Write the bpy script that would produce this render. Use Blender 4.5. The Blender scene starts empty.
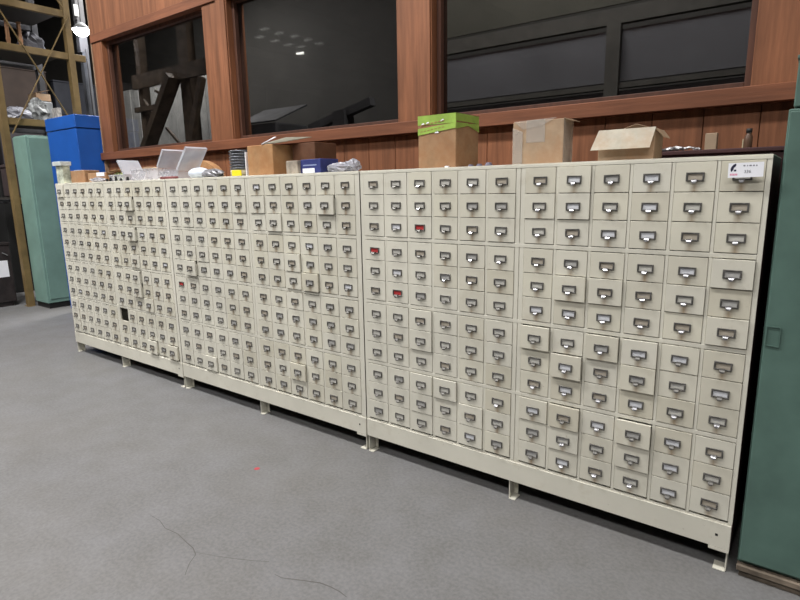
import bpy, math, random
from mathutils import Vector, Matrix
R = random.Random(7)
C = bpy.context.scene.collection
S = 1.93

# ------------------------------------------------------------------ helpers
def tag(o, label=None, cat=None, group=None, kind=None):
    if label: o['label'] = label
    if cat: o['category'] = cat
    if group: o['group'] = group
    if kind: o['kind'] = kind
    return o

def thing(name, label, cat, loc=(0, 0, 0), rotz=0.0, group=None):
    o = bpy.data.objects.new(name, None)
    o.empty_display_size = 0.1
    C.objects.link(o); o.location = loc; o.rotation_euler = (0, 0, rotz)
    return tag(o, label, cat, group)

class MB:
    def __init__(s): s.v = []; s.f = []; s.m = []; s.sm = []
    def add(s, vs, fs, mat=0, M=None, smooth=False):
        n = len(s.v)
        for v in vs:
            v = Vector(v)
            if M is not None: v = M @ v
            s.v.append(tuple(v))
        for f in fs:
            s.f.append([n + i for i in f]); s.m.append(mat); s.sm.append(smooth)
        return s
    def box(s, x0, x1, y0, y1, z0, z1, mat=0, b=0.0, M=None):
        if b <= 0:
            vs = [(x0,y0,z0),(x1,y0,z0),(x1,y1,z0),(x0,y1,z0),(x0,y0,z1),(x1,y0,z1),(x1,y1,z1),(x0,y1,z1)]
            fs = [(0,3,2,1),(4,5,6,7),(0,1,5,4),(1,2,6,5),(2,3,7,6),(3,0,4,7)]
            return s.add(vs, fs, mat, M)
        vs = []; idx = {}
        X = (x0, x1); Y = (y0, y1); Z = (z0, z1)
        for i in (0,1):
            for j in (0,1):
                for k in (0,1):
                    sx = b if i == 0 else -b; sy = b if j == 0 else -b; sz = b if k == 0 else -b
                    idx[(i,j,k,'x')] = len(vs); vs.append((X[i], Y[j]+sy, Z[k]+sz))
                    idx[(i,j,k,'y')] = len(vs); vs.append((X[i]+sx, Y[j], Z[k]+sz))
                    idx[(i,j,k,'z')] = len(vs); vs.append((X[i]+sx, Y[j]+sy, Z[k]))
        fs = []
        def q(l, flip): fs.append(tuple(reversed(l)) if flip else tuple(l))
        for i in (0,1): q([idx[(i,0,0,'x')],idx[(i,1,0,'x')],idx[(i,1,1,'x')],idx[(i,0,1,'x')]], i == 0)
        for j in (0,1): q([idx[(0,j,0,'y')],idx[(1,j,0,'y')],idx[(1,j,1,'y')],idx[(0,j,1,'y')]], j == 1)
        for k in (0,1): q([idx[(0,0,k,'z')],idx[(1,0,k,'z')],idx[(1,1,k,'z')],idx[(0,1,k,'z')]], k == 0)
        for i in (0,1):
            for j in (0,1): q([idx[(i,j,0,'x')],idx[(i,j,0,'y')],idx[(i,j,1,'y')],idx[(i,j,1,'x')]], i == j)
        for i in (0,1):
            for k in (0,1): q([idx[(i,0,k,'x')],idx[(i,0,k,'z')],idx[(i,1,k,'z')],idx[(i,1,k,'x')]], i != k)
        for j in (0,1):
            for k in (0,1): q([idx[(0,j,k,'y')],idx[(0,j,k,'z')],idx[(1,j,k,'z')],idx[(1,j,k,'y')]], j == k)
        for i in (0,1):
            for j in (0,1):
                for k in (0,1): q([idx[(i,j,k,'x')],idx[(i,j,k,'y')],idx[(i,j,k,'z')]], (i+j+k) % 2 == 1)
        return s.add(vs, fs, mat, M)
    def bar(s, p, q, w, h=None, mat=0):
        """rectangular bar between two points"""
        h = h or w
        p = Vector(p); q = Vector(q); d = q - p; L = d.length
        rot = d.to_track_quat('Z', 'Y').to_matrix().to_4x4()
        return s.box(-w/2, w/2, -h/2, h/2, 0, L, mat, 0, Matrix.Translation(p) @ rot)
    def cyl(s, p, q, r, r2=None, n=16, mat=0, caps=True):
        r2 = r if r2 is None else r2
        p = Vector(p); q = Vector(q); d = q - p; L = d.length
        M = Matrix.Translation(p) @ d.to_track_quat('Z', 'Y').to_matrix().to_4x4()
        vs = []; fs = []
        for z, rr in ((0, r), (L, r2)):
            for i in range(n):
                a = 2*math.pi*i/n; vs.append((rr*math.cos(a), rr*math.sin(a), z))
        for i in range(n): fs.append((i, (i+1) % n, n+(i+1) % n, n+i))
        s.add(vs, fs, mat, M, True)
        if caps:
            s.add(vs[:n], [tuple(reversed(range(n)))], mat, M); s.add(vs[n:], [tuple(range(n))], mat, M)
        return s
    def tube(s, pts, r, n=8, mat=0):
        pts = [Vector(p) for p in pts]; rings = []
        for i, p in enumerate(pts):
            d = (pts[min(i+1, len(pts)-1)] - pts[max(i-1, 0)]).normalized()
            m = d.to_track_quat('Z', 'Y').to_matrix()
            rings.append([p + m @ Vector((r*math.cos(2*math.pi*k/n), r*math.sin(2*math.pi*k/n), 0)) for k in range(n)])
        vs = [v for rg in rings for v in rg]; fs = []
        for i in range(len(rings)-1):
            for k in range(n): fs.append((i*n+k, i*n+(k+1) % n, (i+1)*n+(k+1) % n, (i+1)*n+k))
        fs.append(tuple(reversed(range(n)))); fs.append(tuple((len(rings)-1)*n+k for k in range(n)))
        return s.add(vs, fs, mat, None, True)
    def lathe(s, prof, n=20, mat=0, M=None):
        vs = []; fs = []
        for r, z in prof:
            for k in range(n): a = 2*math.pi*k/n; vs.append((r*math.cos(a), r*math.sin(a), z))
        for i in range(len(prof)-1):
            for k in range(n): fs.append((i*n+k, i*n+(k+1) % n, (i+1)*n+(k+1) % n, (i+1)*n+k))
        return s.add(vs, fs, mat, M, True)
    def quad_slab(s, a, b, c, d, t, mat=0):
        """a flap / sheet with thickness t"""
        a, b, c, d = map(Vector, (a, b, c, d)); n = (b-a).cross(d-a).normalized()*t
        vs = [a, b, c, d, a+n, b+n, c+n, d+n]
        return s.add(vs, [(0,3,2,1),(4,5,6,7),(0,1,5,4),(1,2,6,5),(2,3,7,6),(3,0,4,7)], mat)
    def blob(s, cx, cy, cz, rx, ry, rz, seed, amp=0.25, mat=0, nu=18, nv=10, smooth=False):
        rr = random.Random(seed); vs = []; fs = []
        for j in range(nv+1):
            t = math.pi*j/nv
            for i in range(nu):
                a = 2*math.pi*i/nu; k = 1 + amp*(rr.random()-.5)
                z = cz + rz*math.cos(t)*k
                z = max(z, cz - rz*0.75)
                vs.append((cx+rx*math.sin(t)*math.cos(a)*k, cy+ry*math.sin(t)*math.sin(a)*k, z))
        for j in range(nv):
            for i in range(nu): fs.append((j*nu+i, (j+1)*nu+i, (j+1)*nu+(i+1) % nu, j*nu+(i+1) % nu))
        return s.add(vs, fs, mat, None, smooth)
    def mesh(s, name, mats):
        me = bpy.data.meshes.new(name); me.from_pydata(s.v, [], s.f)
        for m in (mats if isinstance(mats, (list, tuple)) else [mats]): me.materials.append(m)
        me.polygons.foreach_set('material_index', s.m); me.polygons.foreach_set('use_smooth', s.sm)
        me.update(); return me
    def build(s, name, mats, parent=None, loc=(0, 0, 0), rot=(0, 0, 0)):
        o = bpy.data.objects.new(name, s.mesh(name, mats)); C.objects.link(o)
        o.location = loc; o.rotation_euler = rot
        if parent: o.parent = parent
        return o

def struct(name, mb, m): return tag(mb.build(name, m), kind='structure')

# ---------------------------------------------------------------- materials
def nt(name):
    m = bpy.data.materials.new(name); m.use_nodes = True; t = m.node_tree
    return m, t, t.nodes['Principled BSDF']
def N(t, k, **kw):
    n = t.nodes.new(k)
    for a, b in kw.items(): setattr(n, a, b)
    return n
def ramp(t, fac, stops):
    r = N(t, 'ShaderNodeValToRGB'); e = r.color_ramp.elements
    while len(e) < len(stops): e.new(0.5)
    for i, (p, c) in enumerate(stops): e[i].position = p; e[i].color = (*c, 1)
    t.links.new(fac, r.inputs['Fac']); return r.outputs['Color']
def noise(t, vec, scale, detail=4, rough=.55):
    n = N(t, 'ShaderNodeTexNoise'); n.inputs['Scale'].default_value = scale
    n.inputs['Detail'].default_value = detail; n.inputs['Roughness'].default_value = rough
    t.links.new(vec, n.inputs['Vector']); return n.outputs['Fac']
def mapping(t, vec, scale=(1,1,1), loc=(0,0,0)):
    n = N(t, 'ShaderNodeMapping'); n.inputs['Scale'].default_value = scale; n.inputs['Location'].default_value = loc
    t.links.new(vec, n.inputs['Vector']); return n.outputs['Vector']
def mix(t, fac, a, b, mode='MIX'):
    n = N(t, 'ShaderNodeMix', data_type='RGBA', blend_type=mode)
    for i, v in ((0, fac), (6, a), (7, b)):
        if isinstance(v, (int, float)): n.inputs[i].default_value = v
        elif isinstance(v, tuple): n.inputs[i].default_value = (*v, 1)
        else: t.links.new(v, n.inputs[i])
    return n.outputs[2]
def mathn(t, op, a, b=0.0, c=None):
    n = N(t, 'ShaderNodeMath', operation=op)
    for i, v in enumerate((a, b) if c is None else (a, b, c)):
        if isinstance(v, (int, float)): n.inputs[i].default_value = v
        else: t.links.new(v, n.inputs[i])
    return n.outputs[0]
def coords(t, kind='Object'): return N(t, 'ShaderNodeTexCoord').outputs[kind]
def simple(name, col, rough=.6, metal=0.0, var=.12, scale=8.0, spec=.4, bump=0.0, world=False):
    m, t, p = nt(name)
    if world: v = N(t, 'ShaderNodeNewGeometry').outputs['Position']
    else: v = coords(t)
    f = noise(t, v, scale)
    lo = tuple(c*(1-var*1.6) for c in col); hi = tuple(min(1, c*(1+var)) for c in col)
    t.links.new(ramp(t, f, [(.3, lo), (.7, hi)]), p.inputs['Base Color'])
    p.inputs['Roughness'].default_value = rough; p.inputs['Metallic'].default_value = metal
    p.inputs['Specular IOR Level'].default_value = spec
    if bump:
        b = N(t, 'ShaderNodeBump'); b.inputs['Strength'].default_value = bump; b.inputs['Distance'].default_value = .01
        t.links.new(f, b.inputs['Height']); t.links.new(b.outputs[0], p.inputs['Normal'])
    return m

def mat_paint(name, col, drawer=False):
    """old cream enamel: faint mottling, rust marks; drawers vary a little one from the other"""
    m, t, p = nt(name)
    pos = N(t, 'ShaderNodeNewGeometry').outputs['Position']
    base = ramp(t, noise(t, pos, 2.2, 5), [(.3, tuple(c*.88 for c in col)), (.7, tuple(c*1.04 for c in col))])
    if drawer:
        oi = N(t, 'ShaderNodeObjectInfo')
        tint = ramp(t, oi.outputs['Random'], [(0, (.90, .88, .83)), (.5, (1, 1, 1)), (1, (1.0, .99, .95))])
        base = mix(t, 1.0, base, tint, 'MULTIPLY')
    # grime blotches
    g = ramp(t, noise(t, pos, 9, 6, .7), [(.56, (0, 0, 0)), (.78, (1, 1, 1))])
    gf = mathn(t, 'MULTIPLY', g, .30)
    base = mix(t, gf, base, (.33, .27, .17))
    sp = ramp(t, noise(t, pos, 55, 3, .6), [(.70, (0, 0, 0)), (.76, (1, 1, 1))])
    base = mix(t, mathn(t, 'MULTIPLY', sp, .35), base, (.16, .09, .05))
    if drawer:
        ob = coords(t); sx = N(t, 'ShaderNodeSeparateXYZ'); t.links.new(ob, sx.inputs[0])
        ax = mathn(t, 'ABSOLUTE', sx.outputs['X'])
        col_m = mathn(t, 'SUBTRACT', 1.0, mathn(t, 'MULTIPLY', ax, 55))     # rust streak under each pull, with the tongue's shadow coloured in
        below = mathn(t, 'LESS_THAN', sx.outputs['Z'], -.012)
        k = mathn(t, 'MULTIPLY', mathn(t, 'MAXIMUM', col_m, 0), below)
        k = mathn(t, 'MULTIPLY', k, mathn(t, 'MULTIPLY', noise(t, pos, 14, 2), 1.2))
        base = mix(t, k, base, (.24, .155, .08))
    t.links.new(base, p.inputs['Base Color'])
    p.inputs['Roughness'].default_value = .45; p.inputs['Specular IOR Level'].default_value = .35
    return m

def mat_wood(name, dark, light, vertical=True):
    m, t, p = nt(name)
    pos = N(t, 'ShaderNodeNewGeometry').outputs['Position']
    sc = (14, 14, .9) if vertical else (.9, 14, 14)
    f = noise(t, mapping(t, pos, sc), 1.6, 8, .65)
    f2 = noise(t, pos, 1.1, 3)
    base = ramp(t, f, [(.32, dark), (.68, light)])
    base = mix(t, ramp(t, f2, [(.35, (0, 0, 0)), (.75, (.55, .55, .55))]), base, tuple(c*.62 for c in dark))
    fine = noise(t, mapping(t, pos, (90, 90, 3) if vertical else (3, 90, 90)), 1.5, 3)
    base = mix(t, mathn(t, 'MULTIPLY', fine, .35), base, dark)
    t.links.new(base, p.inputs['Base Color'])
    p.inputs['Roughness'].default_value = .6; p.inputs['Specular IOR Level'].default_value = .3
    b = N(t, 'ShaderNodeBump'); b.inputs['Strength'].default_value = .15; b.inputs['Distance'].default_value = .005
    t.links.new(fine, b.inputs['Height']); t.links.new(b.outputs[0], p.inputs['Normal'])
    return m

def mat_card(name, col):
    m, t, p = nt(name)
    ob = coords(t)
    base = ramp(t, noise(t, ob, 14, 5, .6), [(.3, tuple(c*.72 for c in col)), (.7, col)])
    base = mix(t, ramp(t, noise(t, ob, 9, 5, .65), [(.42, (0, 0, 0)), (.62, (.6, .6, .6))]), base, (col[0]*.78, col[1]*.62, col[2]*.52))
    t.links.new(base, p.inputs['Base Color']); p.inputs['Roughness'].default_value = .8
    p.inputs['Specular IOR Level'].default_value = .2
    return m

def mat_clear(name, col, op):
    m, t, p = nt(name)
    p.inputs['Base Color'].default_value = (*col, 1); p.inputs['Roughness'].default_value = .25
    tr = N(t, 'ShaderNodeBsdfTransparent'); mx = N(t, 'ShaderNodeMixShader')
    f = noise(t, coords(t), 9, 2)
    t.links.new(mathn(t, 'MULTIPLY_ADD', f, .3, op-.15), mx.inputs[0])
    t.links.new(tr.outputs[0], mx.inputs[1]); t.links.new(p.outputs[0], mx.inputs[2])
    t.links.new(mx.outputs[0], t.nodes['Material Output'].inputs['Surface'])
    return m

def mat_emit(name, col, st):
    m, t, p = nt(name)
    p.inputs['Base Color'].default_value = (*col, 1)
    p.inputs['Emission Color'].default_value = (*col, 1); p.inputs['Emission Strength'].default_value = st
    return m

def mat_floor():
    m, t, p = nt('concrete')
    pos = N(t, 'ShaderNodeNewGeometry').outputs['Position']
    a = noise(t, pos, .8, 6, .6)
    b = noise(t, pos, 4.5, 6, .65)
    c = noise(t, pos, 60, 3, .6)
    base = ramp(t, a, [(.36, (0.128, 0.126, 0.124)), (.64, (0.171, 0.171, 0.177))])
    base = mix(t, .45, base, ramp(t, b, [(.36, (0.115, 0.111, 0.104)), (.64, (0.192, 0.192, 0.202))]))
    base = mix(t, .35, base, ramp(t, c, [(.36, (0.106, 0.106, 0.106)), (.64, (0.205, 0.205, 0.205))]))
    br = ramp(t, noise(t, mapping(t, pos, (1, 1, 1), (4, 9, 0)), .6, 3), [(.45, (0, 0, 0)), (.64, (0.174, 0.174, 0.174))])
    base = mix(t, br, base, (0.155, 0.140, 0.112))
    t.links.new(base, p.inputs['Base Color'])
    p.inputs['Roughness'].default_value = .62; p.inputs['Specular IOR Level'].default_value = .35
    bp = N(t, 'ShaderNodeBump'); bp.inputs['Strength'].default_value = .12; bp.inputs['Distance'].default_value = .004
    t.links.new(c, bp.inputs['Height']); t.links.new(bp.outputs[0], p.inputs['Normal'])
    return m

CREAM = (.63, .61, .525)
m_cream = mat_paint('cream_enamel', CREAM)
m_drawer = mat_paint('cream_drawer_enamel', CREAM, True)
m_inside = simple('dim_cabinet_interior', (.16, .15, .12), .8)
m_maroon = simple('dark_maroon_steel', (.045, .016, .018), .5, var=.2)
m_pull = simple('aged_steel', (.15, .145, .135), .45, .6, var=.3, scale=60, spec=.5)
m_tongue = simple('bright_highlit_steel', (.45, .45, .47), .3, .9, var=.15, scale=70)  # bright steel tongue, lamp highlight included in its colour
m_cards = [simple('off_white_card', (.47, .46, .42), .8, scale=50), simple('white_card', (.58, .59, .62), .8, scale=50, var=.06),
           simple('tan_card', (.36, .32, .26), .8, scale=50), simple('grey_card', (.36, .355, .34), .8, scale=50),
           simple('red_card', (.42, .03, .03), .7, scale=50)]
m_ink = simple('grey_ink', (.20, .20, .23), .8)
m_floor = mat_floor()
m_woodv = mat_wood('red_brown_siding', (.135, .052, .023), (.33, .130, .060))
m_woodh = mat_wood('red_brown_board', (.125, .046, .022), (.27, .100, .048), False)
m_wooddark = mat_wood('dark_stained_jamb', (.05, .022, .014), (.12, .048, .028))
m_groove = simple('dark_groove', (.085, .032, .018), .8)
m_blue = simple('blue_paint', (.012, .085, .36), .45, var=.1, scale=3)
m_teal = simple('pale_green_paint', (.17, .285, .245), .5, var=.1, scale=3)
m_green = simple('dark_green_paint', (.085, .150, .125), .5, var=.16, scale=4)
m_greenrust = simple('worn_plinth_paint', (.15, .12, .09), .7, var=.5, scale=9)
m_black = simple('black_paint', (.012, .012, .012), .6)
m_rack = simple('yellow_ochre_paint', (.165, .112, .045), .55, var=.2, scale=5)
m_darkw = simple('dark_hall_cladding', (.055, .05, .048), .8, world=True, scale=1)
m_hall = simple('hall_sheet', (.22, .21, .20), .8, world=True, scale=1)
m_card_b = mat_card('brown_cardboard', (.37, .225, .125))
m_card_w = mat_card('weathered_cardboard', (.42, .24, .115))
m_card_t = mat_card('tan_cardboard', (.43, .31, .205))
m_card_c = mat_card('cream_carton_board', (.53, .49, .405))
m_tape_g = simple('lime_tape', (.30, .45, .085), .4, scale=20)
m_tape_c = mat_clear('clear_tape', (.55, .49, .43), .40)
m_clear = mat_clear('clear_plastic', (.60, .60, .64), .36)
m_clear2 = mat_clear('clear_lid_plastic', (.62, .64, .70), .50)
m_bag = mat_clear('crumpled_plastic_film', (.40, .41, .46), .65)
m_white = simple('white_paper', (.82, .83, .88), .7, var=.05)
m_pink = simple('pink_print', (.72, .25, .38), .7)
m_navy = simple('navy_print', (.02, .02, .05), .6)
m_bluebox = simple('blue_box_board', (.03, .04, .16), .5, scale=20)
m_wire = simple('dark_grey_wire', (.09, .095, .11), .35, .5, scale=30, var=.3)
m_yellow = simple('yellow_label', (.72, .62, .02), .5)
m_beige = simple('beige_board', (.42, .36, .24), .7)
m_greyplastic = simple('grey_metal_parts', (.25, .25, .27), .4, .6, scale=40, var=.4)
m_bright = simple('shiny_metal_parts', (.6, .6, .62), .3, .8, scale=40, var=.3)
m_brownm = simple('brown_bottle', (.10, .055, .035), .35)
m_grey = simple('grey_paint', (.20, .21, .215), .6)
m_purple = simple('lilac_plastic', (.16, .15, .21), .5)
m_redpaint = simple('red_paint_spot', (.42, .06, .075), .6)
m_crack = simple('crack_line', (.105, .10, .097), .9)

# ---------------------------------------------------------------- camera
f_px, yaw, pit, rol = 557.754, -0.64224, -0.19789, -0.01679
cam_loc = Vector((0.06563, -1.23405, 0.8038))*S
fw = Vector((math.sin(yaw)*math.cos(pit), math.cos(yaw)*math.cos(pit), math.sin(pit)))
rt = Vector((math.cos(yaw), -math.sin(yaw), 0)); up = rt.cross(fw)
r2 = rt*math.cos(rol) + up*math.sin(rol); u2 = -rt*math.sin(rol) + up*math.cos(rol)
cd = bpy.data.cameras.new('camera'); cam = bpy.data.objects.new('camera', cd); C.objects.link(cam)
cd.sensor_width = 36; cd.lens = f_px*36/800; cd.clip_end = 200
cam.matrix_world = Matrix.Translation(cam_loc) @ Matrix((r2, u2, -fw)).transposed().to_4x4()
bpy.context.scene.camera = cam
def px_area(x, z, w, h):
    pts = []
    for a, b in ((-1,-1),(1,-1),(1,1),(-1,1)):
        d = Vector((x+a*w/2, 0, z+b*h/2)) - cam_loc
        pts.append((f_px*d.dot(r2)/d.dot(fw), f_px*d.dot(u2)/d.dot(fw)))
    return abs(sum(pts[i][0]*pts[(i+1) % 4][1]-pts[(i+1) % 4][0]*pts[i][1] for i in range(4)))/2

# ---------------------------------------------------------------- setting
WY = 1.10
b = MB(); b.box(-24, 6, -20, 9, -.1, 0); struct('floor', b, m_floor)
b = MB(); b.box(-24, 6, -20, 9, 7.2, 7.3)
for i in range(12): b.box(-24+i*2.5, -23.85+i*2.5, -20, 9, 6.9, 7.2)
struct('ceiling', b, m_hall)
b = MB(); b.box(-24.1, -24, -20, 9, 0, 7.2)
for i in range(14): b.box(-24, -23.9, -20+i*2, -19.9+i*2, 0, 7.2)
struct('wall_left', b, m_darkw)
b = MB(); b.box(6, 6.1, -20, 9, 0, 7.2)
for i in range(14): b.box(5.9, 6, -20+i*2, -19.9+i*2, 0, 7.2)
struct('wall_right', b, m_hall)
b = MB(); b.box(-24, 6, -20.1, -20, 0, 7.2)
for i in range(14): b.box(-24+i*2, -23.9+i*2, -20, -19.9, 0, 7.2)
struct('wall_front', b, m_hall)
b = MB(); b.box(-24, 6, 9, 9.1, 0, 7.2)
for i in range(14): b.box(-24+i*2, -23.9+i*2, 8.9, 9, 0, 7.2)
struct('wall_far', b, m_darkw)

XL, XR = -6.93, 4.0
# grooved plywood siding under the sill
b = MB(); b.box(XL, XR, WY+.05, WY+.12, 0, 1.95, 1)
x = XL
g0 = -3.312
k0 = int((XL-g0)/.262)-1
xs = [XL] + [g0+.262*k for k in range(k0, 40) if XL < g0+.262*k < XR] + [XR]
for i in range(len(xs)-1):
    if xs[i+1]-xs[i] > .02: b.box(xs[i]+.002, xs[i+1]-.002, WY+.035, WY+.052, 0, 1.95, 0, .002)
struct('wall_back', b, [m_woodv, m_groove])
# siding over the windows and right of them
b = MB(); b.box(XL, XR, WY+.02, WY+.12, 3.36, 7.2, 1)
b.box(XL, XR, WY, WY+.022, 3.36, 7.2, 0, .002)
b.box(.08, XR, WY, WY+.12, 1.95, 3.36, 0)
struct('wall_upper', b, [m_woodv, m_groove])
b = MB(); b.box(XL-.04, XR, WY-.03, WY+.20, 1.944, 2.03, 0, .004); struct('trim_1', b, m_woodh)       # sill
b = MB(); b.box(XL, .08, WY-.015, WY+.20, 3.27, 3.36, 0, .003); struct('trim_2', b, m_woodh)           # head board
for n_, (a, c) in enumerate(((XL, -6.71), (-4.766, -4.399), (-2.468, -2.163), (-.224, .08))):
    b = MB(); w = c-a
    b.box(a, c, WY, WY+.2, 2.03, 3.27, 0, .003)
    if n_ in (1, 2): b.box(a+w*.62, a+w*.97, WY-.012, WY, 2.03, 3.27, 0, .002)
    struct('trim_%d' % (n_+3), b, m_woodv)
b = MB(); b.box(XL-.010, XL, WY-.01, WY+.2, 0, 7.2, 0, .002); struct('trim_7', b, simple('pale_wood_edge', (.30, .20, .13), .6))
# window frames with glass
mg, t, p = nt('window_glass')
p.inputs['Roughness'].default_value = .02; p.inputs['Base Color'].default_value = (.8, .82, .82, 1)
gl = N(t, 'ShaderNodeBsdfGlossy'); gl.inputs['Roughness'].default_value = .03
tr = N(t, 'ShaderNodeBsdfTransparent'); tr.inputs['Color'].default_value = (.62, .62, .62, 1)
fr = N(t, 'ShaderNodeFresnel'); ge = N(t, 'ShaderNodeNewGeometry')
t.links.new(mathn(t, 'MULTIPLY_ADD', ge.outputs['Backfacing'], 1/1.5-1.5, 1.5), fr.inputs['IOR'])   # thin pane: same reflectance from both faces
mx = N(t, 'ShaderNodeMixShader'); t.links.new(fr.outputs[0], mx.inputs[0])
t.links.new(tr.outputs[0], mx.inputs[1]); t.links.new(gl.outputs[0], mx.inputs[2])
t.links.new(mx.outputs[0], t.nodes['Material Output'].inputs['Surface'])
for n_, (a, c) in enumerate(((-6.71, -4.766), (-4.399, -2.468), (-2.163, -.224))):
    b = MB(); e = .035
    for s_ in ((a, a+e), (c-e, c)): b.box(s_[0], s_[1], WY+.06, WY+.15, 2.03, 3.27, 0, .003)
    b.box(a+e, c-e, WY+.06, WY+.15, 2.03, 2.03+e, 0, .003); b.box(a+e, c-e, WY+.06, WY+.15, 3.27-e, 3.27, 0, .003)
    w = struct('window_%d' % (n_+1), b, m_wooddark)
    g = MB(); g.box(a+e, c-e, WY+.10, WY+.106, 2.03+e, 3.27-e)
    g.build('window_pane', mg, w)

# dim room behind the glass
b = MB()
b.box(-24, XR, 5.0, 5.08, 0, 7.2, 0)
struct('wall_inner', b, simple('dim_room_wall', (.040, .038, .034), .8, world=True, scale=2))
b = MB()
b.box(-3.75, XR, 3.00, 3.05, 2.45, 2.88, 0); b.box(-3.75, XR, 2.98, 3.05, 2.93, 3.06, 1); b.box(-3.75, XR, 3.02, 3.05, 3.10, 4.2, 2)
b.box(-3.75, XR, 2.97, 3.05, 2.39, 2.43, 1)
b.box(-3.75, XR, 3.0, 3.05, 0, 2.37, 0)
b.box(-1.54, -1.42, 2.94, 2.998, 0, 2.92, 1); b.box(-3.36, -3.26, 2.94, 2.998, 0, 2.92, 1)
struct('wall_partition', b, [simple('grey_partition', (.17, .175, .19), .7, world=True, scale=1.5), simple('dark_brown_beam', (.115, .113, .10), .7),
                           simple('olive_panel', (.10, .10, .08), .8, world=True, scale=2)])

# ---------------------------------------------------------------- drawer cabinets
DW, DH = .1378, .1088          # drawer front
ROW0, PITCH, GAP = .81592*S, .05801*S, .01101*S
ZT = .8535*S
def row_z(r): return ROW0 - r*PITCH - (r//3)*GAP

def add_front(mb, mi, M=None):
    mb.box(-DW/2, DW/2, -.0015, .010, -DH/2, DH/2, mi, .0009, M)
    for s_ in (-1, 1): mb.box(s_*(DW/2-.004)-.0012, s_*(DW/2-.004)+.0012, .010, .36, -DH/2+.006, DH/2-.02, mi, 0, M)
    mb.box(-DW/2+.005, DW/2-.005, .010, .36, -DH/2+.004, -DH/2+.007, mi, 0, M)
    mb.box(-DW/2+.005, DW/2-.005, .358, .360, -DH/2+.006, DH/2-.02, mi, 0, M)
def add_pull(mb, m0, m1, M=None):
    w, h, e = .031, .0165, .0062; y0, y1 = -.0065, -.0017
    mb.box(-w, w, y0, y1, h-e, h, m0, .0008, M); mb.box(-w, w, y0, y1, -h, -h+e-.001, m0, .0008, M)
    mb.box(-w, -w+e, y0, y1, -h+e-.001, h-e, m0, .0008, M); mb.box(w-e, w, y0, y1, -h+e-.001, h-e, m0, .0008, M)
    prof = [(-.0065, -.0085), (-.0125, -.0095), (-.0190, -.0125), (-.0225, -.0170), (-.0235, -.0225)]
    ws = [.0085, .0095, .0095, .0085, .0055]
    vs = []; fs = []
    for (y, z), hw in zip(prof, ws): vs += [(-hw, y, z), (hw, y, z), (hw, y+.0012, z-.0016), (-hw, y+.0012, z-.0016)]
    for i in range(4):
        a = i*4
        for k in range(4): fs.append((a+k, a+4+k, a+4+(k+1) % 4, a+(k+1) % 4))
    fs += [(0,1,2,3), (19,18,17,16)]
    mb.add(vs, fs, m1, M)
def add_card(mb, mi, M=None, ink=None):
    mb.box(-.0250, .0250, -.0032, -.0018, -.0110, .0105, mi, 0, M)
    if ink is not None:
        for k, (x0, x1) in enumerate(((-.018, .016), (-.015, .010))): mb.box(x0, x1, -.0035, -.0032, .0045-k*.005, .0058-k*.005, ink, 0, M)

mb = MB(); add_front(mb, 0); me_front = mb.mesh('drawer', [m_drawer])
mb = MB(); add_pull(mb, 0, 1); me_pull_lit = mb.mesh('card_pull', [m_pull, m_tongue])
me_pull_unlit = mb.mesh('card_pull', [m_pull, m_pull])  # darker copy for pulls without the coloured-in highlight
me_cards = []
for k, mm in enumerate(m_cards):
    for ink in (False, True):
        mb = MB(); add_card(mb, 0, None, 1 if ink else None); me_cards.append(mb.mesh('label_card', [mm, m_ink]))

STRONG = {  # (cabinet, column, row): how far the drawer stands out, metres
 0: {(8,1): .035, (8,3): .035, (8,6): .032, (8,7): .032, (9,8): .014, (6,5): .012, (8,5): .010, (9,11): .030, (11,11): .030, (0,0): .020, (0,9): .012, (0,10): .012, (0,11): .012, (8,2): .006},
 1: {(10,1): .026, (7,2): .016, (8,4): .020, (9,5): .024, (8,5): .012, (1,5): .034, (8,10): .022, (2,11): .018, (1,4): .01, (5,1): .010, (6,1): .010, (2,4): .008},
 2: {(6,6): .024, (7,7): .026, (8,6): .020, (7,4): .018, (8,4): .012, (7,9): .020, (9,9): .026, (9,6): .016, (9,7): .018, (11,3): .014, (2,7): .012, (2,6): .010, (3,9): .014, (2,9): .010,
     (4,10): .010, (4,11): .008, (7,1): .010, (7,0): .010, (6,1): .006, (9,10): .012, (2,10): .008, (11,5): .009, (10,4): .008, (6,9): .009, (7,10): .010},
}
RED = {(2,2,2), (2,0,3), (2,1,5), (1,0,6)}
CAB = [dict(x0=-2.957*S, x1=-1.9885*S, c0=-2.945*S, p=.0771*S, mid=.017*S),
       dict(x0=-1.985*S, x1=-.9955*S, c0=-1.9761*S, p=.07907*S, mid=.01749*S),
       dict(x0=-.992*S, x1=-.0115*S, c0=-.9832*S, p=.07907*S, mid=.01749*S)]
LAB = ['cream steel drawer cabinet at the far left end of the row, with one drawer missing',
       'cream steel drawer cabinet in the middle of the row of three, under the wire spool',
       'cream steel drawer cabinet at the near right end, next to the dark green cupboard']
DEPTH = .46
ZB = .1115*S       # bottom of the drawer field
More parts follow.
